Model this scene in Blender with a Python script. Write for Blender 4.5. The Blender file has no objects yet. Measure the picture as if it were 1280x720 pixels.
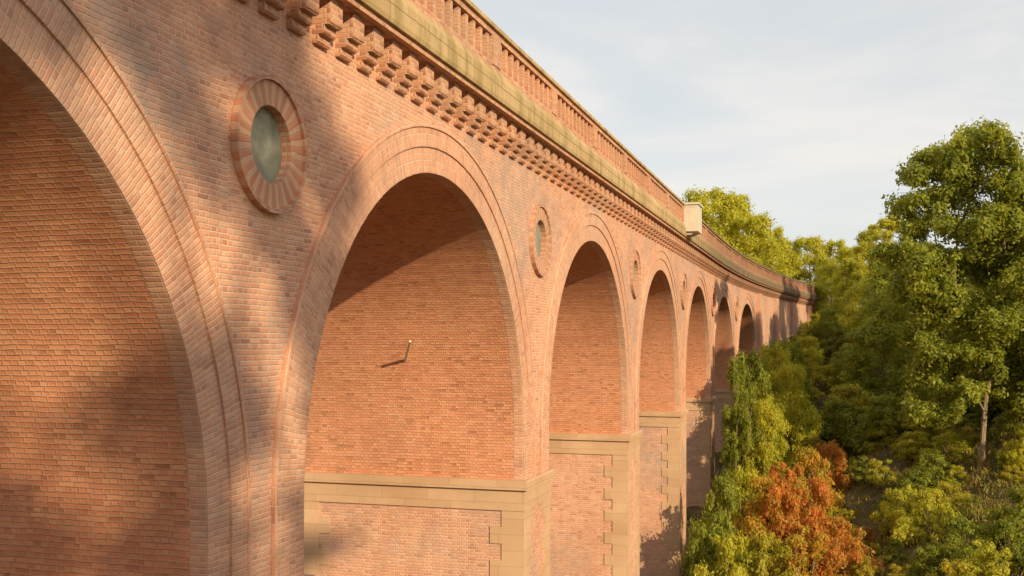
import bpy, bmesh, math, random
import numpy as np
from mathutils import Vector
PI=math.pi
C=bpy.context.scene.collection
random.seed(7)
TH=math.radians(17.18); CAMX=6.69; F=1300.0
def W(px,z):
    xc=(px-640)/F*z
    return (CAMX+xc*math.cos(TH)-z*math.sin(TH), xc*math.sin(TH)+z*math.cos(TH))
def scr(x,y,h):
    dx=x-CAMX
    xc=dx*math.cos(TH)+y*math.sin(TH); z=-dx*math.sin(TH)+y*math.cos(TH)
    return (640+F*xc/z, 430-F*h/z, z) if z>0.5 else (-9999,0,z)
# ------------------------------------------------------------------ node helpers
class NT:
    def __init__(s,mat): s.t=mat.node_tree; s.n=s.t.nodes; s.l=s.t.links
    def new(s,ty,**k):
        o=s.n.new(ty)
        for a,b in k.items(): setattr(o,a,b)
        return o
    def put(s,sock,v):
        if isinstance(v,bpy.types.NodeSocket): s.l.new(v,sock)
        elif v is not None: sock.default_value=v
    def m(s,op,a,b=None,c=None,clamp=False):
        o=s.new('ShaderNodeMath',operation=op,use_clamp=clamp)
        s.put(o.inputs[0],a)
        if b is not None: s.put(o.inputs[1],b)
        if c is not None: s.put(o.inputs[2],c)
        return o.outputs[0]
    def noise(s,vec,scale,detail=3,rough=.55,dist=0):
        o=s.new('ShaderNodeTexNoise'); s.put(o.inputs['Vector'],vec)
        o.inputs['Scale'].default_value=scale; o.inputs['Detail'].default_value=detail
        o.inputs['Roughness'].default_value=rough; o.inputs['Distortion'].default_value=dist
        return o.outputs['Fac']
    def ramp(s,fac,els,interp='LINEAR'):
        o=s.new('ShaderNodeValToRGB'); r=o.color_ramp; r.interpolation=interp
        while len(r.elements)<len(els): r.elements.new(.5)
        for e,(p,c) in zip(r.elements,els): e.position=p; e.color=(*c,1)
        s.put(o.inputs[0],fac); return o.outputs[0]
    def mix(s,fac,a,b,mode='MIX'):
        o=s.new('ShaderNodeMix',data_type='RGBA',blend_type=mode)
        s.put(o.inputs[0],fac)
        for k,v in ((6,a),(7,b)):
            if isinstance(v,tuple) and len(v)==3: v=(*v,1)
            s.put(o.inputs[k],v)
        return o.outputs[2]
    def mr(s,v,a,b,c=0,d=1,smooth=True):
        o=s.new('ShaderNodeMapRange',interpolation_type='SMOOTHSTEP' if smooth else 'LINEAR')
        for i,x in enumerate((v,a,b,c,d)): s.put(o.inputs[i],x)
        return o.outputs[0]
def newmat(name):
    m=bpy.data.materials.new(name); m.use_nodes=True; m.node_tree.nodes.clear(); n=NT(m)
    out=n.new('ShaderNodeOutputMaterial'); b=n.new('ShaderNodeBsdfPrincipled')
    n.l.new(b.outputs[0],out.inputs[0]); b.inputs['Roughness'].default_value=.9
    b.inputs['Specular IOR Level'].default_value=.25
    return m,n,b,out
def brickmat(name,bw,rh,mort,cols,mcol,eng=True,off=.5,alt=None,stain=None,bump=.008,dark=.86,wob=.0075,dirt=(.42,.32,.23),dirtk=.35,far=None,lime=0):
    m,n,b,out=newmat(name)
    uv=n.new('ShaderNodeTexCoord').outputs['UV']; obj=n.new('ShaderNodeNewGeometry').outputs['Position']
    sp=n.new('ShaderNodeSeparateXYZ'); n.l.new(uv,sp.inputs[0])
    w1=n.m('MULTIPLY',n.m('SUBTRACT',n.noise(obj,3.0,2),.5),wob*4)
    w2=n.m('MULTIPLY',n.m('SUBTRACT',n.noise(obj,14.0,2),.5),wob*1.8)
    u=n.m('ADD',sp.outputs[0],w2); v=n.m('ADD',n.m('ADD',sp.outputs[1],w1),w2)
    vr=n.m('DIVIDE',v,rh); row=n.m('FLOOR',vr); fy=n.m('SUBTRACT',vr,row)
    par=n.m('FLOORED_MODULO',row,2.0)
    wd=n.m('MULTIPLY',n.m('SUBTRACT',1.0,n.m('MULTIPLY',par,.5 if eng else 0.0)),bw)
    ur=n.m('ADD',n.m('DIVIDE',u,wd),n.m('MULTIPLY',par,off)); col=n.m('FLOOR',ur); fx=n.m('SUBTRACT',ur,col)
    dx=n.m('MULTIPLY',n.m('MINIMUM',fx,n.m('SUBTRACT',1.0,fx)),wd)
    dy=n.m('MULTIPLY',n.m('MINIMUM',fy,n.m('SUBTRACT',1.0,fy)),rh)
    d=n.m('MINIMUM',dx,dy)
    mask=n.mr(d,mort*.35,mort*1.0)
    cv=n.new('ShaderNodeCombineXYZ'); n.l.new(col,cv.inputs[0]); n.l.new(row,cv.inputs[1])
    wn=n.new('ShaderNodeTexWhiteNoise',noise_dimensions='3D'); n.l.new(cv.outputs[0],wn.inputs['Vector'])
    rnd=wn.outputs['Value']
    c=n.ramp(rnd,cols)
    if alt: c=n.mix(n.m('MULTIPLY',n.mr(n.m('FLOORED_MODULO',row,alt[0]),alt[0]/2-.6,alt[0]/2-.4),.55),c,alt[1])
    big=n.noise(obj,.35,4,.6,.4); med=n.noise(obj,2.2,4,.65); fine=n.noise(obj,38,3,.7)
    c=n.mix(n.mr(fine,.35,.75,0,.25),c,(cols[0][1][0]*.75,cols[0][1][1]*.75,cols[0][1][2]*.75))
    mc=n.mix(n.mr(med,.4,.7),mcol,(mcol[0]*.8,mcol[1]*.75,mcol[2]*.72))
    c=n.mix(mask,mc,c)
    c=n.mix(n.m('MULTIPLY',n.mr(med,.30,.75,.25,1.0),n.mr(n.noise(obj,.22,3,.6,.8),.38,.68,.10,1.7*dirtk),clamp=True),c,dirt)
    if lime:
        lm=n.noise(obj,1.1,6,.75,.6)
        c=n.mix(n.mr(lm,.58,.74,0,lime),c,(.72,.56,.44))
    c=n.mix(n.mr(big,.3,.72,.0,1.0),c,(dark,dark*.95,dark*.93),'MULTIPLY')
    if stain:
        mp=n.new('ShaderNodeMapping'); n.l.new(obj,mp.inputs[0]); mp.inputs['Scale'].default_value=(2.2,2.2,.45)
        st=n.noise(mp.outputs[0],1.0,5,.7)
        c=n.mix(n.mr(st,stain[0],stain[1],0,stain[3]),c,stain[2])
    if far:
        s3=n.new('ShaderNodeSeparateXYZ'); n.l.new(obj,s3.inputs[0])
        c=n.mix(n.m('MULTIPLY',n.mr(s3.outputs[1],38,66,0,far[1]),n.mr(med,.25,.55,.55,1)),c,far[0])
    n.l.new(c,b.inputs['Base Color'])
    hgt=n.m('ADD',n.m('ADD',mask,n.m('MULTIPLY',rnd,.5)),n.m('MULTIPLY',fine,.7))
    bp=n.new('ShaderNodeBump'); bp.inputs['Distance'].default_value=bump; bp.inputs['Strength'].default_value=.9
    n.l.new(hgt,bp.inputs['Height']); n.l.new(bp.outputs[0],b.inputs['Normal'])
    return m
REDS=[(0,(.48,.21,.13)),(.10,(.67,.30,.175)),(.5,(.78,.36,.205)),(.88,(.80,.41,.25)),(1,(.82,.48,.32))]
REDS2=[(0,(.47,.17,.08)),(.08,(.66,.245,.125)),(.6,(.78,.31,.16)),(1,(.82,.38,.205))]
RING=[(0,(.54,.24,.145)),(.12,(.68,.31,.185)),(.7,(.77,.38,.225)),(1,(.81,.45,.29))]
M={}
M['face']=brickmat('facade_brick',.22,.067,.013,REDS,(.80,.54,.39),dirt=(.46,.34,.275),dirtk=.6,stain=(.52,.74,(.48,.27,.175),.35),lime=.4)
M['vault']=brickmat('vault_brick',.22,.069,.013,REDS2,(.70,.38,.235),dirtk=.2,dirt=(.48,.30,.19),bump=.011,lime=.15)
M['ring']=brickmat('voussoir_brick',.22,.068,.012,RING,(.80,.54,.39),eng=True,off=0,dirt=(.47,.34,.26),lime=.3)
M['sun']=brickmat('roundel_brick',.34,.085,.010,[(0,(.56,.21,.115)),(1,(.66,.28,.16))],(.64,.41,.29),eng=False,off=0,alt=(2,(.78,.52,.35)),dark=.85)
M['stone']=brickmat('sandstone_blocks',1.15,.36,.006,[(0,(.60,.37,.215)),(.5,(.64,.405,.24)),(1,(.68,.44,.265))],(.52,.335,.20),eng=False,bump=.004,dark=.82,dirt=(.46,.315,.20))
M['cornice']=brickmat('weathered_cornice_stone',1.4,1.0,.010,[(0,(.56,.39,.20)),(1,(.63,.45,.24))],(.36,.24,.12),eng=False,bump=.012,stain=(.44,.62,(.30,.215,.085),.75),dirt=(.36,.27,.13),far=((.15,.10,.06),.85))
M['cast']=brickmat('pale_cast_stone',3,3,.006,[(0,(.64,.57,.45)),(1,(.68,.61,.50))],(.5,.42,.33),eng=False,bump=.005,stain=(.45,.7,(.42,.36,.28),.6))
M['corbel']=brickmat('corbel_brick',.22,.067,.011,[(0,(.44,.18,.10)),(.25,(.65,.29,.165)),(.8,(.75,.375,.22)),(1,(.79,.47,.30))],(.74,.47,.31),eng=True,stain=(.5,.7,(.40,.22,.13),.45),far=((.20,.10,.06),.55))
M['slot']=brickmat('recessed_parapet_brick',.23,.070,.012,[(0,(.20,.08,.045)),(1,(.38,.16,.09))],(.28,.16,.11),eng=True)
m,n,b,o=newmat('roundel_slate_panel'); pos=n.new('ShaderNodeNewGeometry').outputs['Position']
n.l.new(n.ramp(n.noise(pos,2.5,6,.7),[(.3,(.15,.15,.11)),(.5,(.24,.23,.175)),(.7,(.36,.34,.26))]),b.inputs['Base Color']); M['panel']=m
m,n,b,o=newmat('pale_pipe'); pos=n.new('ShaderNodeNewGeometry').outputs['Position']
n.l.new(n.ramp(n.noise(pos,12,3),[(.3,(.6,.5,.32)),(.7,(.75,.65,.45))]),b.inputs['Base Color']); M['pipe']=m
m,n,b,o=newmat('gravel_deck'); pos=n.new('ShaderNodeNewGeometry').outputs['Position']
n.l.new(n.ramp(n.noise(pos,20,4),[(.3,(.12,.11,.1)),(.7,(.28,.26,.23))]),b.inputs['Base Color']); M['deck']=m
m,n,b,o=newmat('tree_bark'); tc=n.new('ShaderNodeTexCoord').outputs['Object']
mp=n.new('ShaderNodeMapping'); n.l.new(tc,mp.inputs[0]); mp.inputs['Scale'].default_value=(6,6,1.2)
bn=n.noise(mp.outputs[0],2.5,5,.7)
n.l.new(n.ramp(bn,[(.3,(.16,.11,.06)),(.55,(.33,.24,.14)),(.8,(.48,.37,.24))]),b.inputs['Base Color'])
bp=n.new('ShaderNodeBump'); bp.inputs['Distance'].default_value=.05; n.l.new(bn,bp.inputs['Height']); n.l.new(bp.outputs[0],b.inputs['Normal']); M['bark']=m
m,n,b,o=newmat('hillside_ground'); pos=n.new('ShaderNodeNewGeometry').outputs['Position']
g=n.ramp(n.noise(pos,.5,6,.65),[(.3,(.07,.06,.022)),(.5,(.17,.12,.05)),(.62,(.28,.19,.09)),(.8,(.36,.25,.13))])
g=n.mix(n.mr(n.noise(pos,9,4),.3,.7,0,.5),g,(.06,.055,.02)); n.l.new(g,b.inputs['Base Color']); M['ground']=m
bp=n.new('ShaderNodeBump'); bp.inputs['Distance'].default_value=.15; n.l.new(n.noise(pos,4,6,.7),bp.inputs['Height']); n.l.new(bp.outputs[0],b.inputs['Normal'])
def leafmat(name,cols,tr=.47):
    m,n,b,out=newmat(name)
    geo=n.new('ShaderNodeNewGeometry'); pos=geo.outputs['Position']; rnd=geo.outputs['Random Per Island']
    nz=n.noise(pos,.9,3,.65); k=n.m('ADD',n.m('MULTIPLY',rnd,.5),n.m('MULTIPLY',n.m('SUBTRACT',nz,.24),.95),clamp=True)
    c=n.ramp(k,cols)
    n.l.new(c,b.inputs['Base Color']); b.inputs['Roughness'].default_value=.55
    t=n.new('ShaderNodeBsdfTranslucent'); n.l.new(n.mix(1.0,c,(1.7,1.5,.8),'MULTIPLY'),t.inputs[0])
    mx=n.new('ShaderNodeMixShader'); mx.inputs[0].default_value=tr
    n.l.new(b.outputs[0],mx.inputs[1]); n.l.new(t.outputs[0],mx.inputs[2]); n.l.new(mx.outputs[0],out.inputs[0])
    return m
L={}
L['mid']=leafmat('leaf_mid_green',[(0,(.09,.13,.02)),(.5,(.26,.29,.038)),(1,(.48,.46,.055))])
L['dark']=leafmat('leaf_dark_green',[(0,(.055,.08,.014)),(.5,(.16,.18,.027)),(1,(.33,.32,.04))])
L['light']=leafmat('leaf_yellow_green',[(0,(.20,.24,.024)),(.5,(.46,.46,.05)),(1,(.66,.58,.07))])
L['autumn']=leafmat('leaf_golden_brown',[(0,(.16,.20,.028)),(.36,(.38,.34,.045)),(.62,(.60,.36,.055)),(1,(.62,.22,.06))])
L['red']=leafmat('leaf_russet',[(0,(.18,.19,.03)),(.32,(.40,.28,.045)),(.58,(.58,.25,.06)),(1,(.62,.17,.06))])
L['yellow']=leafmat('leaf_olive_gold',[(0,(.16,.20,.024)),(.5,(.42,.39,.046)),(1,(.65,.50,.065))])
L['cover']=leafmat('leaf_undergrowth',[(0,(.05,.07,.014)),(.45,(.16,.15,.026)),(.75,(.38,.27,.06)),(1,(.50,.30,.09))],tr=.3)
# ------------------------------------------------------------------ objects
def link(o,parent=None):
    C.objects.link(o)
    if parent: o.parent=parent
    return o
def empty(name,loc=(0,0,0),parent=None):
    o=bpy.data.objects.new(name,None); o.location=loc; o.empty_display_size=.5; return link(o,parent)
def tag(o,label,cat=None,group=None,kind=None):
    if label: o['label']=label
    if cat: o['category']=cat
    if group: o['group']=group
    if kind: o['kind']=kind
    return o
R0=346.0; S0=60.0
def P(s,o,h):
    if s<=S0: return (o,s,h)
    a=(s-S0)/R0
    return (R0*(1-math.cos(a))+o*math.cos(a), S0+R0*math.sin(a)-o*math.sin(a), h)
class MB:
    def __init__(s): s.v=[]; s.f=[]; s.uv=[]
    def face(s,pts,uvs):
        i=len(s.v); s.v+=pts; s.f.append(tuple(range(i,i+len(pts)))); s.uv+=uvs
    def sq(s,a,b,c,d,ua,ub,uc,ud):
        s.face([P(*a),P(*b),P(*c),P(*d)],[ua,ub,uc,ud])
    def box(s,s0,s1,o0,o1,h0,h1,step=3.0):
        s.prof([(o0,h0),(o1,h0),(o1,h1),(o0,h1)],s0,s1,step)
    def prof(s,pr,s0,s1,step=3.0,caps=True):
        n=max(1,int(math.ceil((s1-s0)/step)))
        for i in range(n):
            a=s0+(s1-s0)*i/n; b=s0+(s1-s0)*(i+1)/n
            for k in range(len(pr)):
                (o1,h1),(o2,h2)=pr[k],pr[(k+1)%len(pr)]
                if abs(h2-h1)>abs(o2-o1)*.3: va,vb=h1,h2
                else: va,vb=o1,o2
                s.sq((a,o1,h1),(b,o1,h1),(b,o2,h2),(a,o2,h2),(a,va),(b,va),(b,vb),(a,vb))
        if caps:
            for e in (s0,s1):
                s.face([P(e,o,h) for o,h in pr],[(o,h) for o,h in pr])
    def build(s,name,mat,parent=None,weld=True,smooth=False):
        me=bpy.data.meshes.new(name); me.from_pydata(s.v,[],s.f)
        ul=me.uv_layers.new(name='UVMap'); ul.data.foreach_set('uv',np.array(s.uv,dtype=np.float32).ravel())
        if weld:
            bm=bmesh.new(); bm.from_mesh(me); bmesh.ops.remove_doubles(bm,verts=bm.verts,dist=1e-4)
            bmesh.ops.recalc_face_normals(bm,faces=bm.faces); bm.to_mesh(me); bm.free()
        if smooth: me.shade_smooth()
        me.materials.append(mat); return link(bpy.data.objects.new(name,me),parent)
# ------------------------------------------------------------------ viaduct
PER=12.38; C0=11.2; HW=1.1; RA=(PER-2*HW)/2; HS=-2.09; IMP=-3.07; WD=5.6; TOP=4.74; BOT=-16.5
OH=2.46; OS=.2; SQ=.88
V=empty('viaduct',(0,0,BOT))
tag(V,'long red brick railway viaduct with round arches, roundels, corbels and stone cornice','viaduct')
def part(mb,name,mat,parent=None,**k):
    o=mb.build(name,M[mat],parent or V,**k)
    if parent is None: o.location.z-=BOT
    return o
def archpath(sc,hb,n=48):
    out=[]; L0=HS-hb
    for i in range(4):
        h=hb+L0*i/4; out.append((lambda r,h=h:(sc-(RA+r),h), h-hb))
    for i in range(n+1):
        ph=PI-PI*i/n; out.append((lambda r,ph=ph:(sc+(RA+r)*math.cos(ph),HS+(RA+r)*math.sin(ph)), L0+(RA+.4)*PI*i/n))
    for i in range(3,-1,-1):
        h=hb+L0*i/4; out.append((lambda r,h=h:(sc+(RA+r),h), 2*L0+(RA+.4)*PI-(h-hb)))
    return out
def sweep(mb,path,sec,closed=False,swap=False):
    for i in range(len(path)-1):
        (f0,a0),(f1,a1)=path[i],path[i+1]
        for k in range(len(sec)):
            (r1,o1),(r2,o2)=sec[k],sec[(k+1)%len(sec)]
            p=[(*f0(r1),o1),(*f1(r1),o1),(*f1(r2),o2),(*f0(r2),o2)]
            ua,ub=(o1,o2) if abs(r1-r2)<1e-6 else (r1,r2)
            uv=[(ua,a0),(ua,a1),(ub,a1),(ub,a0)]
            if swap: uv=[(y,x) for x,y in uv]
            mb.sq(*[(q[0],q[2],q[1]) for q in p],*uv)
    if not closed:
        for f0,a0 in (path[0],path[-1]):
            mb.face([P(f0(r)[0],o,f0(r)[1]) for r,o in sec],[(r,o) for r,o in sec])
piers=[C0+PER*k for k in range(-2,6)]
wall=MB()
def facade(mb,o,oculus):
    for k,c in enumerate(piers):
        if oculus:
            x0,x1=c+OS-SQ,c+OS+SQ
            mb.sq((c-HW,o,IMP-.2),(x0,o,IMP-.2),(x0,o,TOP),(c-HW,o,TOP),(c-HW,IMP-.2),(x0,IMP-.2),(x0,TOP),(c-HW,TOP))
            mb.sq((x1,o,IMP-.2),(c+HW,o,IMP-.2),(c+HW,o,TOP),(x1,o,TOP),(x1,IMP-.2),(c+HW,IMP-.2),(c+HW,TOP),(x1,TOP))
            for a,b in ((IMP-.2,OH-SQ),(OH+SQ,TOP)):
                mb.sq((x0,o,a),(x1,o,a),(x1,o,b),(x0,o,b),(x0,a),(x1,a),(x1,b),(x0,b))
            N=32
            for i in range(N):
                q=[]
                for t in (i,i+1):
                    a=2*PI*t/N+PI/4; x,y=math.cos(a),math.sin(a); mm=max(abs(x),abs(y))
                    q.append(((c+OS+.66*x,OH+.66*y),(c+OS+SQ*x/mm,OH+SQ*y/mm)))
                pts=[q[0][0],q[1][0],q[1][1],q[0][1]]
                mb.sq(*[(x,o,y) for x,y in pts],*pts)
        else:
            mb.sq((c-HW,o,IMP-.2),(c+HW,o,IMP-.2),(c+HW,o,TOP),(c-HW,o,TOP),(c-HW,IMP),(c+HW,IMP),(c+HW,TOP),(c-HW,TOP))
        sc=c+PER/2; N=48
        for i in range(N):
            a=PI-PI*i/N; b=PI-PI*(i+1)/N
            p=(sc+RA*math.cos(a),HS+RA*math.sin(a)); q=(sc+RA*math.cos(b),HS+RA*math.sin(b))
            mb.sq((p[0],o,p[1]),(q[0],o,q[1]),(q[0],o,TOP),(p[0],o,TOP),p,q,(q[0],TOP),(p[0],TOP))
facade(wall,0,True); facade(wall,-WD,False)
part(wall,'spandrel_wall','face')
for k,c in enumerate(piers):
    sc=c+PER/2
    v=MB(); path=archpath(sc,IMP-.1,48)
    for i in range(len(path)-1):
        (f0,a0),(f1,a1)=path[i],path[i+1]
        a,b_=f0(0),f1(0)
        v.sq((a[0],-.22,a[1]),(b_[0],-.22,b_[1]),(b_[0],-WD,b_[1]),(a[0],-WD,a[1]),(-.22,a0),(-.22,a1),(-WD,a1),(-WD,a0))
    part(v,'vault','vault')
    r=MB(); sweep(r,archpath(sc,IMP-.05),[(0,-.22),(0,.015),(.44,.015),(.44,-.22)]); ro=part(r,'arch_ring','ring')
    r=MB(); sweep(r,archpath(sc,IMP-.05),[(.44,-.15),(.44,.045),(.77,.045),(.77,-.15)]); part(r,'outer_arch_ring','ring',parent=ro)
    r=MB(); sweep(r,archpath(sc,IMP-.05),[(.772,-.1),(.772,.07),(.822,.07),(.822,-.1)],swap=True); part(r,'hood_mould','ring',parent=ro)
    p=MB(); p.box(c-HW,c+HW,-WD,0,BOT,IMP-.6); po=part(p,'pier','face')
    q=MB()
    def ring_box(mb,pr,h0,h1): mb.box(c-HW-pr,c+HW+pr,-WD-pr,pr,h0,h1)
    q.prof([(-WD-.14,IMP-.22),(.14,IMP-.22),(.14,IMP-.04),(.10,IMP),(-WD-.10,IMP),(-WD-.14,IMP-.04)],c-HW-.14,c+HW+.14)
    ring_box(q,.05,IMP-.70,IMP-.22)
    part(q,'impost_band','stone',parent=po)
    for sg in (-1,1):
        for fr in (0,1):
            q=MB(); hh=IMP-.70; j=0
            while hh>BOT+1:
                a,b_=(.42,.78) if j%2 else (.66,.50)
                s0,s1=(c+HW-a,c+HW+.03) if sg>0 else (c-HW-.03,c-HW+a)
                o0,o1=(-b_,.03) if fr else (-WD-.03,-WD+b_)
                q.box(s0,s1,o0,o1,hh-.378,hh)
                hh-=.378; j+=1
            part(q,'quoin_stones','stone',parent=po)
    N=48; oc=c+OS
    cp=[(lambda r,a=2*PI*i/N:(oc+(.48+r)*math.cos(a),OH+(.48+r)*math.sin(a)), i*.085*48/N) for i in range(N+1)]
    r=MB(); sweep(r,cp,[(0,-.16),(0,.06),(.31,.06),(.31,-.1)],closed=True); ro=part(r,'roundel','sun')
    r=MB(); sweep(r,cp,[(.312,-.05),(.312,.10),(.365,.10),(.365,-.05)],closed=True); part(r,'roundel_rim','sun',parent=ro)
    r=MB(); r.face([P(oc+.52*math.cos(2*PI*i/N),-.07,OH+.52*math.sin(2*PI*i/N)) for i in range(N)],[(math.cos(2*PI*i/N),math.sin(2*PI*i/N)) for i in range(N)])
    part(r,'roundel_panel','panel',parent=ro)
SE=126.0; s6=C0+PER*6-HW
a=MB(); a.box(s6,SE,-WD,0,BOT,TOP); ab=part(a,'abutment_wall','face')
for s in (s6+.1,s6+9.5,s6+19,s6+28.5,s6+38):
    a=MB(); a.box(s,s+1.3,-.1,.28,BOT,4.0); part(a,'pilaster','face',parent=ab)
a=MB(); a.box(-34,piers[0]-HW-.003,-WD,0,BOT,TOP); part(a,'abutment_wall','face')
SB=-34.0
a=MB(); a.prof([(-.1,4.64),(.42,4.64),(.42,TOP-.01),(-.1,TOP-.01)],SB,SE,2.5); part(a,'brick_string_course','corbel')
a=MB(); a.prof([(-.3,TOP-.008),(.48,TOP-.008),(.50,4.80),(.50,5.14),(.42,5.30),(-.3,5.30)],SB,SE,2.0); part(a,'cornice','cornice')
a=MB(); a.box(SB,SE,-WD-.3,-WD+.3,TOP-.008,6.1); part(a,'rear_parapet','face')
a=MB(); a.box(SB,SE,-WD+.3,-.3,TOP-.05,5.02); part(a,'deck','deck')
a=MB(); a.box(SB,SE,.08,.40,5.30,5.43,2.0); part(a,'parapet_plinth','corbel')
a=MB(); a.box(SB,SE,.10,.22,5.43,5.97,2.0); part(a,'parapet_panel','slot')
a=MB(); a.box(SB,SE,.10,.40,5.97,6.09,2.0); part(a,'parapet_rail','corbel')
a=MB(); a.prof([(.06,6.09),(.46,6.09),(.46,6.17),(.41,6.22),(.11,6.22),(.06,6.17)],SB,SE,2.0); part(a,'coping','cornice')
steps=[(4.04,4.16,.09),(4.16,4.28,.18),(4.28,4.64,.28)]
def corbel_geo(mb,s):
    pr=[(-.05,steps[0][0])]
    for h0,h1,o in steps: pr+=[(o-.025,h0),(o,h0+.03),(o,h1)]
    pr.append((-.05,4.64)); w=.18
    for k in range(len(pr)):
        (o1,h1),(o2,h2)=pr[k],pr[(k+1)%len(pr)]
        va,vb=(h1,h2) if abs(h2-h1)>1e-6 else (o1,o2)
        mb.sq((s-w,o1,h1),(s+w,o1,h1),(s+w,o2,h2),(s-w,o2,h2),(0,va),(2*w,va),(2*w,vb),(0,vb))
    for e in (s-w,s+w):
        for h0,h1,o in steps: mb.face([P(e,-.05,h0),P(e,o-.025,h0),P(e,o,h0+.03),P(e,o,h1),P(e,-.05,h1)],[(-.05,h0),(o-.025,h0),(o,h0+.03),(o,h1),(-.05,h1)])
def local(mbf,s,name,mat):
    mb=MB(); mbf(mb,s)
    x,y,_=P(s,0,0); mb.v=[(p[0]-x,p[1]-y,p[2]-BOT) for p in mb.v]
    return mb.build(name,M[mat],V)
def place(o,s):
    x,y,_=P(s,0,0); o.location=(x,y,0); o.rotation_euler=(0,0,-max(0,s-S0)/R0); return o
SP=.68
first=local(corbel_geo,10.0,'corbel','corbel'); place(first,10.0)
for i in range(1,100):
    c=first.copy(); C.objects.link(c); c.parent=V; place(c,10.0+SP*i)
rest=MB()
s=10.0-SP
while s>SB+1: corbel_geo(rest,s); s-=SP
s=10.0+SP*100
while s<SE-.3: corbel_geo(rest,s); s+=SP
o=part(rest,'corbel','corbel'); o['kind']='stuff'
BS=.40
def bal_geo(mb,s):
    mb.box(s-.07,s+.07,.19,.365,5.41,5.99)
ss=[]; s=SB+.5; posts=[]; k=0
while s<SE-.5:
    if k%11==0: posts.append(s)
    else: ss.append(s)
    s+=BS; k+=1
vis=[s for s in ss if s>14][:100]
first=local(bal_geo,vis[0],'baluster','corbel'); place(first,vis[0])
for s in vis[1:]:
    c=first.copy(); C.objects.link(c); c.parent=V; place(c,s)
rest=MB(); vs=set(vis)
for s in ss:
    if s not in vs: bal_geo(rest,s)
o=part(rest,'baluster','corbel'); o['kind']='stuff'
def post_geo(mb,s): mb.box(s-.24,s+.24,.09,.42,5.41,5.99)
pv=[s for s in posts if 10<s]
first=local(post_geo,pv[0],'parapet_post','corbel'); place(first,pv[0])
for s in pv[1:]:
    c=first.copy(); C.objects.link(c); c.parent=V; place(c,s)
a=MB(); a.box(45.9,47.3,.38,1.02,4.95,6.12); rb=part(a,'refuge_box','cast'); rb['label']='pale stone refuge box jutting out of the parapet'
a=MB(); a.box(45.84,47.36,.34,1.08,6.12,6.21); part(a,'refuge_cap','cast',parent=rb)
for s in (46.05,46.9):
    a=MB(); a.prof([(.3,4.80),(.7,4.82),(.92,4.95),(.3,4.95)],s,s+.25); part(a,'refuge_bracket','cast',parent=rb)
def tube(mb,pts,rads,n=8,caps=True):
    rings=[]
    for i,p in enumerate(pts):
        p=Vector(p); d=(Vector(pts[min(i+1,len(pts)-1)])-Vector(pts[max(i-1,0)])).normalized()
        a=d.orthogonal().normalized() if i==0 else (rings[-1][1]-d*rings[-1][1].dot(d)).normalized()
        b_=d.cross(a); rings.append(([p+(a*math.cos(2*PI*j/n)+b_*math.sin(2*PI*j/n))*rads[i] for j in range(n)],a))
    for i in range(len(rings)-1):
        for j in range(n):
            q=[rings[i][0][j],rings[i][0][(j+1)%n],rings[i+1][0][(j+1)%n],rings[i+1][0][j]]
            mb.face([tuple(x) for x in q],[(j/n,i),((j+1)/n,i),((j+1)/n,i+1),(j/n,i+1)])
    if caps:
        for rr in (rings[0][0],rings[-1][0]): mb.face([tuple(x) for x in rr],[(0,0)]*n)
yb=C0+PER-HW
a=MB(); tube(a,[(-2.955,yb+.1,-.55),(-2.20,yb-1.30,0.06)],[.03,.03]); o=part(a,'drain_pipe','pipe'); o['label']='thin pale pipe sticking out of the vault brickwork'
# ------------------------------------------------------------------ terrain
def ground(x,y):
    x=np.asarray(x,float); y=np.asarray(y,float)
    b=np.interp(y,[-3000,-80,-10,30,50,70,90,120,160,3000],[-2,-6,-14,-14,-10.8,-7.8,-3.2,1.0,3,5])
    k=np.interp(y,[40,95],[.30,.20])
    c=np.where(x>0,k*np.minimum(x,16)+.14*np.clip(x-16,0,60),0)
    nz=.35*np.sin(x*.31+y*.17)+.25*np.sin(x*.73-y*.41+1)+.15*np.sin(x*1.7+y*1.3)
    return b+c+nz
def axis(lo,hi,a,b,st):
    near=list(np.arange(a,b+.1,st)); l=[];d=st*1.5;x=a-d
    while x>lo: l.append(x); d*=1.35; x-=d
    l.append(lo); r=[]; d=st*1.5; x=b+d
    while x<hi: r.append(x); d*=1.35; x+=d
    r.append(hi); return np.array(l[::-1]+near+r)
gx=axis(-2500,2500,-20,50,1.0); gy=axis(-2500,2500,-40,150,1.2)
X,Y=np.meshgrid(gx,gy); Z=ground(X,Y)
nv=np.stack([X.ravel(),Y.ravel(),Z.ravel()],1); nx,ny=len(gx),len(gy)
idx=np.arange(nx*ny).reshape(ny,nx)
fc=np.stack([idx[:-1,:-1].ravel(),idx[:-1,1:].ravel(),idx[1:,1:].ravel(),idx[1:,:-1].ravel()],1)
def npmesh(name,verts,faces,mat,parent=None):
    me=bpy.data.meshes.new(name); n,k=faces.shape
    me.vertices.add(len(verts)); me.vertices.foreach_set('co',verts.astype(np.float32).ravel())
    me.loops.add(n*k); me.loops.foreach_set('vertex_index',faces.astype(np.int32).ravel())
    me.polygons.add(n); me.polygons.foreach_set('loop_start',(np.arange(n)*k).astype(np.int32))
    me.update(calc_edges=True); me.validate(); me.materials.append(mat); return me
gm=npmesh('ground',nv,fc,M['ground']); gm.shade_smooth(); go=link(bpy.data.objects.new('ground',gm)); tag(go,'brushy valley ground sloping up to the right of the viaduct','hillside',kind='structure')
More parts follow.
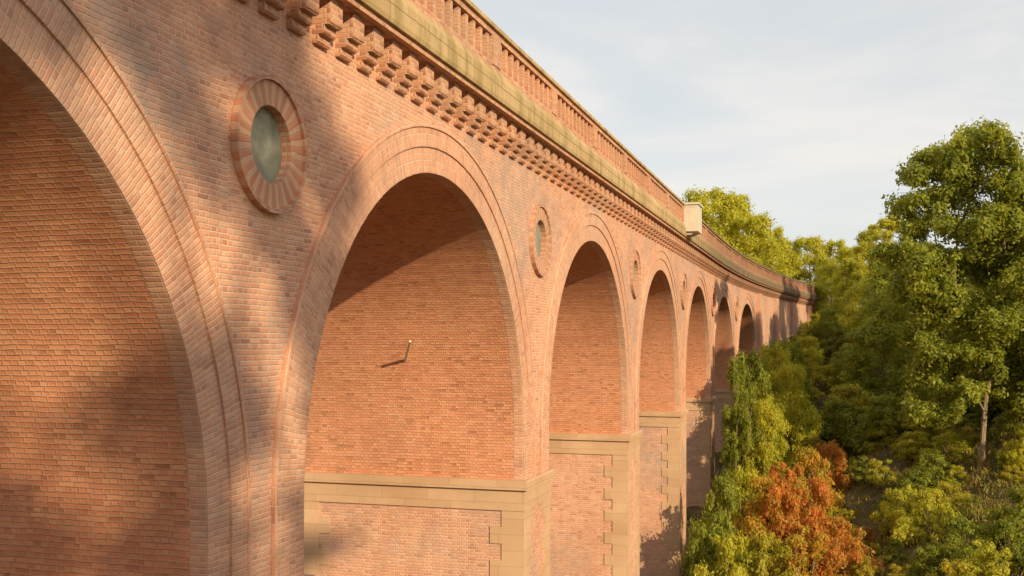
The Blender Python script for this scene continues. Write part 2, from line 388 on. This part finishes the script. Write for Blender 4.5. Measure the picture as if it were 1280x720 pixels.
# ------------------------------------------------------------------ foliage
rng=np.random.default_rng(3)
def leafmesh(name,cen,rad,npp,leaf,sq=.8,mat=None):
    cen=np.asarray(cen,float); rad=np.asarray(rad,float)
    cnt=np.maximum(8,(npp*(rad/rad.mean())**2).astype(int))
    cc=np.repeat(cen,cnt,0); rr=np.repeat(rad,cnt)
    N=len(cc); d=rng.normal(size=(N,3)); d/=np.linalg.norm(d,axis=1,keepdims=True)
    wob=1+.34*np.sin(d[:,0]*5+cc[:,0]*3)+.28*np.sin(d[:,1]*7+cc[:,2]*5)
    t=(.30+.70*rng.random(N)**.5)*wob+np.where(rng.random(N)<.18,rng.random(N)*.6,0)
    p=cc+d*(rr*t)[:,None]*np.array([1,1,sq])
    nm=d*.9+rng.normal(size=(N,3))*.5+np.array([0,0,.2]); nm/=np.linalg.norm(nm,axis=1,keepdims=True)
    a=np.cross(nm,rng.normal(size=(N,3))); a/=np.linalg.norm(a,axis=1,keepdims=True); b_=np.cross(nm,a)
    sz=leaf*(.6+.8*rng.random(N))[:,None]
    vv=np.stack([p-a*sz,p-b_*sz*.5+nm*sz*.12,p+a*sz,p+b_*sz*.5+nm*sz*.12],1).reshape(-1,3)
    return npmesh(name,vv,np.arange(4*N).reshape(-1,4),mat or L['mid'])
def mk_tree(kind,seed,H,cr,cb,npf,npp,leaf,lean=0,cen=None,rad=None,trunk_r=.16,custom=None,rk=1.0):
    r=random.Random(seed)
    if cen is None:
        cen=[];rad=[]
        while len(cen)<npf:
            z=cb+(H-cb)*r.random(); t=(z-cb)/(H-cb)
            if kind=='tall': w=cr*(.35+.65*math.sin(PI*min(1,t*.85+.12))**.8)*(1-.45*t)
            else: w=cr*(math.sin(PI*(t*.8+.15)))**.7
            a=r.random()*2*PI; q=w*math.sqrt(r.random())*.92
            rr=rk*cr*r.uniform(.2,.36)*(1-.35*t)
            if z+rr*.8>H: z=H-rr*.8
            cen.append((q*math.cos(a)+lean*z,q*math.sin(a),z)); rad.append(rr)
    cm=leafmesh('crown',cen,rad,npp,leaf)
    mb=MB(); fork=cb+(H-cb)*.25
    if custom:
        for pts,rads in custom: tube(mb,pts,rads,8)
        order=[]
    else:
        tp=[(0,0,-.8),(.009*H,0,fork*.4),(lean*fork+.02*H,.01*H,fork),(lean*H*.7,0,H*.6),(lean*H*.85,.1,H*.85)]
        tube(mb,tp,[trunk_r*1.3,trunk_r,trunk_r*.8,trunk_r*.45,trunk_r*.12],8)
        order=list(range(len(cen))); r.shuffle(order)
    for i in order[:16]:
        x,y,z=cen[i]; zb=max(cb*.7,min(H*.75,z-abs(r.uniform(.8,2.4))-.25*math.hypot(x,y)))
        bx=np.interp(zb,[p[2] for p in tp],[p[0] for p in tp])
        tube(mb,[(bx,0,zb),((x+bx)/2+r.uniform(-.2,.2),y/2,zb+(z-zb)*.4),(x,y,z)],[trunk_r*.38,trunk_r*.25,trunk_r*.08],5,False)
    to=mb.build('trunk',M['bark'],None,weld=False,smooth=True); tm=to.data; bpy.data.objects.remove(to)
    return cm,tm,H
SPC={}
SPC['broad1']=mk_tree('oval',1,12,4.2,2.6,66,460,.13,rk=.88)
SPC['broad2']=mk_tree('oval',2,12,4.8,2.2,70,460,.13,rk=.88)
SPC['tall1']=mk_tree('tall',3,14,3.4,2.0,66,460,.12,rk=.9)
SPC['tall2']=mk_tree('tall',4,14,3.0,1.2,64,460,.12,rk=.9)
SPC['clumpy']=mk_tree('oval',8,20,5.2,3.5,84,75,.24,trunk_r=.28,rk=.46)
def mk_bush(seed,H,cr,npf,npp,leaf):
    r=random.Random(seed); cen=[];rad=[]
    for i in range(npf):
        t=r.random(); w=cr*math.sqrt(max(.05,1-t**2)); a=r.random()*2*PI; q=w*math.sqrt(r.random())
        rr=cr*r.uniform(.11,.26)*(1-.3*t); cen.append((q*math.cos(a),q*math.sin(a),max(rr*.4,t*(H-rr*.6)*r.uniform(.75,1.1)))); rad.append(rr)
    cm=leafmesh('foliage',cen,rad,npp,leaf)
    mb=MB()
    for i in range(0,npf,2):
        x,y,z=cen[i]; tube(mb,[(x*.15,y*.15,-.3),(x*.6,y*.6,z*.5),(x,y,z)],[.05,.035,.012],4,False)
    to=mb.build('stems',M['bark'],None,weld=False); tm=to.data; bpy.data.objects.remove(to)
    return cm,tm,H
SPC['bush1']=mk_bush(11,3,1.9,44,310,.075)
SPC['bush2']=mk_bush(12,3,2.4,50,290,.08)
SPC['bush3']=mk_bush(13,3,1.6,36,320,.07)
bt=[(-50,183,34),(-78,205,26),(-22,172,32),(5,188,30),(-62,218,36),(-20,228,40),(22,228,36),(-80,262,34),(-40,275,42),(10,280,44),(48,262,40),(-88,310,32),(-55,335,42),(-5,335,44),(42,325,44),(75,305,42),
    (-84,375,34),(-38,390,42),(10,392,38),(55,390,44),(95,360,44),(-74,430,34),(60,440,38),(92,440,40),(-58,470,30),(80,490,34),(62,225,34),(88,255,38),(-20,438,32),(28,445,32),(-90,345,28),(50,490,26),(-14,470,22),(-82,500,26),(-45,510,20),(90,530,26)]
r=random.Random(15); cen=[];rad=[]
for dx,py,rr in bt:
    for j in range(9):
        q=rr/31*.48
        cen.append((dx/31+r.uniform(-.9,.9)*rr/31,r.uniform(-1.9,1.9)*(.5+rr/60),(430-py)/31+5.9+r.uniform(-.9,.35)*rr/31)); rad.append(q*r.uniform(.5,1.15))
cus=[([(-.25,0,-.9),(-.1,0,1.2),(.0,0,2.8),(.12,.05,4.0)],[.17,.125,.11,.10]),
     ([(.12,.05,3.9),(-.25,0,5.0),(-.9,.1,6.2),(-1.1,.2,8.5),(-1.0,0,11.5)],[.085,.075,.06,.05,.03]),
     ([(.12,.05,3.9),(.35,-.1,5.0),(.6,0,6.8),(1.0,.3,9.5),(.6,0,12)],[.095,.085,.07,.06,.03]),
     ([(-.6,0,5.6),(-1.5,.4,6.3),(-2.3,.6,7.6)],[.06,.045,.02]),([(.7,0,6.5),(1.8,-.5,7.6),(2.6,-.6,9)],[.07,.05,.02]),
     ([(-1.1,.2,8.5),(-2.0,-.3,9.6),(-2.3,-.5,11)],[.06,.04,.02]),([(.0,0,3.2),(-.6,-.5,3.9),(-1.3,-.8,4.6)],[.045,.03,.015]),([(.35,-.1,5.0),(1.5,.5,5.3),(2.2,.6,6.2)],[.06,.04,.02])]
SPC['big']=mk_tree('x',9,14.6,4,5.0,0,430,.085,cen=cen,rad=rad,custom=cus)
recs=[]
def plant(sp,x,y,H=None,sc=None,rot=None,wid=1.0,leaf='mid',name='leafy_tree',info=None,cat='tree',two=('crown','trunk')):
    cm,tm,h0=SPC[sp]; z=float(ground(x,y)); k=sc if sc else H/h0
    e=empty(name,(x,y,z-.05)); e.scale=(k*wid,k*wid,k); e.rotation_euler=(0,0,random.random()*6.28 if rot is None else rot)
    a=link(bpy.data.objects.new(two[0],cm),e); b_=link(bpy.data.objects.new(two[1],tm),e)
    a.material_slots[0].link='OBJECT'; a.material_slots[0].material=L[leaf]
    e['category']=cat; recs.append((e,info,x,y,z)); return e
def face_x(y): return 0 if y<=S0 else R0-math.sqrt(R0*R0-(y-S0)**2)
def tree_px(sp,px,z,top,leaf,info,wid=1.0,name='leafy_tree'):
    x,y=W(px,z); g=float(ground(x,y)); H=(430-top)*z/F-g
    return plant(sp,x,y,H=H,wid=wid,leaf=leaf,name=name,info=info)
x,y=W(1230,50)
e=plant('big',x,y,sc=50/42,rot=TH,leaf='mid',name='leafy_tree'); e.location.z=-5.9*50/42
e['label']='tallest leafy tree at the right with a bare pale forked trunk'
recs.pop()
for px,z,top,sp,lf,w in [(868,140,262,'broad1','light',1.0),(888,135,236,'broad1','light',1.0),(918,150,242,'tall1','light',1.2),(940,138,268,'broad2','light',1.0),(962,150,284,'broad1','light',.9),
      (990,158,312,'tall2','light',1.1),(1012,148,296,'broad2','light',1.0),(1042,150,300,'broad1','light',1.0),(1066,140,308,'broad2','light',1.0),(1090,120,280,'tall1','light',1.2),(1112,105,268,'tall2','light',1.2),(1150,120,300,'broad1','mid',1.2),(1200,130,310,'broad2','mid',1.2),(1250,125,300,'broad1','mid',1.2)]:
    tree_px(sp,px,z,top,lf,'sky',w)
for px,z,top,sp,lf,w in [(1035,112,330,'broad2','light',1.0),(1060,96,322,'tall1','light',1.1),(1085,88,350,'broad1','light',1.1),(1035,92,385,'broad2','mid',.9),(1120,80,310,'tall1','mid',1.3),(1150,72,330,'broad2','mid',1.1),
      (1105,68,395,'broad1','mid',1.2),(1185,70,360,'tall2','dark',1.3),(1290,58,235,'tall1','mid',1.2),(1255,72,340,'broad2','dark',1.2),(1310,52,280,'broad1','mid',1.0),(1010,104,395,'broad1','mid',.9),(1065,72,430,'broad2','mid',.9),(1150,60,455,'broad1','mid',.9),(985,100,408,'broad1','mid',.8),
      (985,74,425,'broad1','mid',.9),(1010,82,420,'broad2','light',.8),(1275,60,450,'broad2','dark',1.0)]:
    x,y=W(px,z); x=max(x,face_x(y)+1.7); g=float(ground(x,y)); plant(sp,x,y,H=(430-top)*z/F-g,wid=w,leaf=lf,info='hill')
for x,y,top,sp,lf,w in [(1.9,55.0,446,'tall2','mid',.48),(2.3,58.5,438,'broad1','mid',.5),(3.3,63.5,430,'broad1','light',.6),(3.6,67,426,'broad2','mid',.55),(3.0,71,430,'tall1','mid',.7),(4.4,60,455,'broad2','light',.55),(3.4,55.5,498,'broad1','light',.55)]:
    z=scr(x,y,0)[2]; g=float(ground(x,y)); plant(sp,x,y,H=(430-top)*z/F-g,wid=w,leaf=lf,info='hill')
for px,z,top,lf,sp,w in [(902,45,600,'mid','bush2',.65),(932,49,575,'light','bush1',.8),(888,42,650,'mid','bush3',.8),(915,41,655,'light','bush1',.8),(955,46,600,'autumn','bush2',.8),(980,45,592,'red','bush1',.8),(1020,46,600,'red','bush2',.8),
      (960,41,655,'yellow','bush1',.9),(1005,41,655,'autumn','bush3',.9),(1045,42,648,'red','bush2',.75),(1078,41,690,'yellow','bush1',.7),(1130,46,602,'light','bush1',.8),(1165,44,612,'light','bush2',.8),(1160,40,675,'mid','bush3',.9),(1200,40,648,'mid','bush2',.8),(1262,39,648,'mid','bush2',.8),
      (1290,40,600,'mid','bush1',.9),(1240,37,672,'light','bush3',.9),(1195,37,692,'yellow','bush1',.8),(960,54,548,'light','bush1',1.0),(1000,58,525,'yellow','bush2',.9),(1035,56,545,'red','bush1',.8),(985,50,570,'red','bush3',.9),(1010,52,562,'autumn','bush2',.8),
      (1105,60,520,'light','bush2',1.0),(1165,50,568,'mid','bush2',1.0),(1195,49,596,'light','bush1',.9),(1215,45,620,'mid','bush3',1.0),(1265,47,592,'yellow','bush1',1.0),(1290,50,550,'mid','bush2',1.1),
      (1190,55,545,'mid','bush2',1.1),(1255,55,550,'dark','bush2',1.1),(1220,60,525,'mid','bush1',1.3),(1145,56,535,'light','bush1',1.1),(1065,63,510,'mid','bush1',1.2)]:
    x,y=W(px,z); x=max(x,face_x(y)+1.6); g=float(ground(x,y)); H=max(1.0,(430-top)*z/F-g)
    plant(sp,x,y,H=H,wid=w*min(1.6,max(.7,3/H*.9)) if H>3 else w*1.1,leaf=lf,name='leafy_bush',info='front',cat='bush',two=('foliage','stems'))
r=random.Random(21); pts=[]
tries=0
while len(pts)<110 and tries<7000:
    tries+=1; z=r.uniform(46,112); px=r.uniform(900,1330); x,y=W(px,z)
    if x<face_x(y)+1.8 or (1050<px<1125 and z<56) or (1200<px<1260 and z<52): continue
    if any((x-a)**2+(y-b_)**2<2.8 for a,b_ in pts): continue
    pts.append((x,y)); H=r.uniform(1.3,3.6)*(1 if z>60 else .55)
    lf=r.choice(['dark','mid','yellow','light','light'] if z>60 else ['mid','red','autumn','yellow','light']) if px<1060 else r.choice(['dark','mid','light','yellow'])
    plant(r.choice(['bush1','bush2','bush3']),x,y,H=H,wid=r.uniform(.9,1.4),leaf=lf,name='leafy_bush',info='scrub',cat='bush',two=('foliage','stems'))
for px,z,H,lf in [(1060,50,1.1,'yellow'),(1085,47,.9,'red'),(1110,50,1.2,'mid'),(1095,44,.8,'yellow'),(1120,43,1.0,'mid'),(1075,55,1.4,'mid'),(1100,54,1.3,'light'),(1050,47,.9,'red'),(1125,40,.9,'yellow'),(1100,39,.8,'autumn')]:
    x,y=W(px,z); plant('bush3',x,y,H=H,wid=1.2,leaf=lf,name='leafy_bush',info='low',cat='bush',two=('foliage','stems'))
for x,y,H,sp,lf in [(44,84,13,'tall1','mid'),(28.5,58,20,'broad1','mid'),(29,78,19,'broad2','mid'),(37,86,20,'broad1','mid'),
                    (29.5,-23,25,'clumpy','mid'),(34,-21,28,'clumpy','mid'),(24,-27,24,'clumpy','mid')]:
    plant(sp,x,y,H=H,leaf=lf,info='off')
def ordn(i):
    return '%d%s'%(i,'th' if 10<i%100<20 else {1:'st',2:'nd',3:'rd'}.get(i%10,'th'))
desc={'sky':('leafy tree on the skyline behind the viaduct, %s from the left','skyline trees behind the viaduct'),
      'hill':('dense tree on the hillside right of the viaduct, %s from the left','trees massed on the hillside'),
      'front':('leafy bush low at the front of the slope, %s from the left','bushes at the front of the slope'),
      'scrub':('scrub bush higher up the shaded slope, %s from the left','scrub bushes up the slope'),
      'low':('knee-high shrub in the dry open patch of the slope, %s from the left','small shrubs in the dry patch'),
      'off':('tall tree out of the picture towards the sun, %s from the left','trees towards the sun')}
for key,(ds,grp) in desc.items():
    rs=[q for q in recs if q[1]==key]
    rs.sort(key=lambda q: scr(q[2],q[3],q[4])[0])
    for i,q in enumerate(rs): q[0]['label']=ds%ordn(i+1); q[0]['group']=grp
N=120000
zz=34+71*rng.random(N)**1.5; pp=rng.uniform(860,1330,N); xc=(pp-640)/F*zz
gx_=CAMX+xc*math.cos(TH)-zz*math.sin(TH); gy_=xc*math.sin(TH)+zz*math.cos(TH)
fx=np.where(gy_<S0,0,R0-np.sqrt(np.maximum(1,R0*R0-(gy_-S0)**2))); keep=gx_>fx+.3
gx_,gy_,zz=gx_[keep],gy_[keep],zz[keep]
dens=.35+.65*(np.sin(gx_*1.1+gy_*.6)*np.sin(gy_*.9-gx_*.5)>-.15); keep=rng.random(len(gx_))<dens
gx_,gy_,zz=gx_[keep],gy_[keep],zz[keep]; N=len(gx_)
tuft=.12+.5*np.clip(np.sin(gx_*1.9+np.sin(gy_*1.3)*2)*np.sin(gy_*1.6+gx_*.7)+.3,0,1)
p=np.stack([gx_,gy_,ground(gx_,gy_)+rng.random(N)*tuft],1)
nm=rng.normal(size=(N,3)); nm[:,2]*=.4; nm/=np.linalg.norm(nm,axis=1,keepdims=True)
up=np.array([0,0,1.0])+rng.normal(size=(N,3))*.45; a=up/np.linalg.norm(up,axis=1,keepdims=True); b_=np.cross(nm,a)
sz=(.07+.12*rng.random(N))[:,None]
vv=np.stack([p-a*sz,p-b_*sz*.22,p+a*sz,p+b_*sz*.22],1).reshape(-1,3)
gc=link(bpy.data.objects.new('ground_cover',npmesh('ground_cover',vv,np.arange(4*N).reshape(-1,4),L['cover'])))
tag(gc,'low brambles and dry grass covering the slope','undergrowth',kind='stuff')
# ------------------------------------------------------------------ light, sky, camera
d=Vector((-.687,.636,-.352)).normalized(); el=math.asin(-d.z); az=math.atan2(-d.x,-d.y)
sl=bpy.data.lights.new('sun','SUN'); sl.energy=5.0; sl.angle=math.radians(.6); sl.color=(1,.82,.52)
so=link(bpy.data.objects.new('sun',sl)); so.rotation_euler=d.to_track_quat('-Z','Y').to_euler(); so.location=(30,-30,30)
w=bpy.data.worlds.new('World'); bpy.context.scene.world=w; w.use_nodes=True; w.node_tree.nodes.clear(); n=NT(w)
out=n.new('ShaderNodeOutputWorld'); bg=n.new('ShaderNodeBackground'); n.l.new(bg.outputs[0],out.inputs[0])
sk=n.new('ShaderNodeTexSky',sky_type='NISHITA'); sk.sun_disc=False; sk.sun_elevation=el; sk.sun_rotation=az; sk.dust_density=1.5
tc=n.new('ShaderNodeTexCoord').outputs['Generated']
mp=n.new('ShaderNodeMapping'); n.l.new(tc,mp.inputs[0]); mp.inputs['Scale'].default_value=(1.3,1.3,5.5)
cl=n.noise(mp.outputs[0],1.9,8,.56,.5)
fac=n.mr(cl,.36,.72,.0,1)
hz=n.mix(.74,sk.outputs[0],(5.5,5.5,5.35))
n.l.new(n.mix(n.m('MULTIPLY',fac,.7),hz,(6.6,6.15,5.65)),bg.inputs[0]); bg.inputs[1].default_value=.15
cam=bpy.data.cameras.new('camera'); cam.sensor_width=36; cam.lens=F/1280*36; cam.shift_y=70/1280; cam.clip_end=6000; cam.clip_start=.1
co=link(bpy.data.objects.new('camera',cam)); co.location=(CAMX,0,0); co.rotation_euler=(PI/2,0,TH)
bpy.context.scene.camera=co
vs_=bpy.context.scene.view_settings; vs_.view_transform='Standard'; vs_.look='None'; vs_.exposure=0
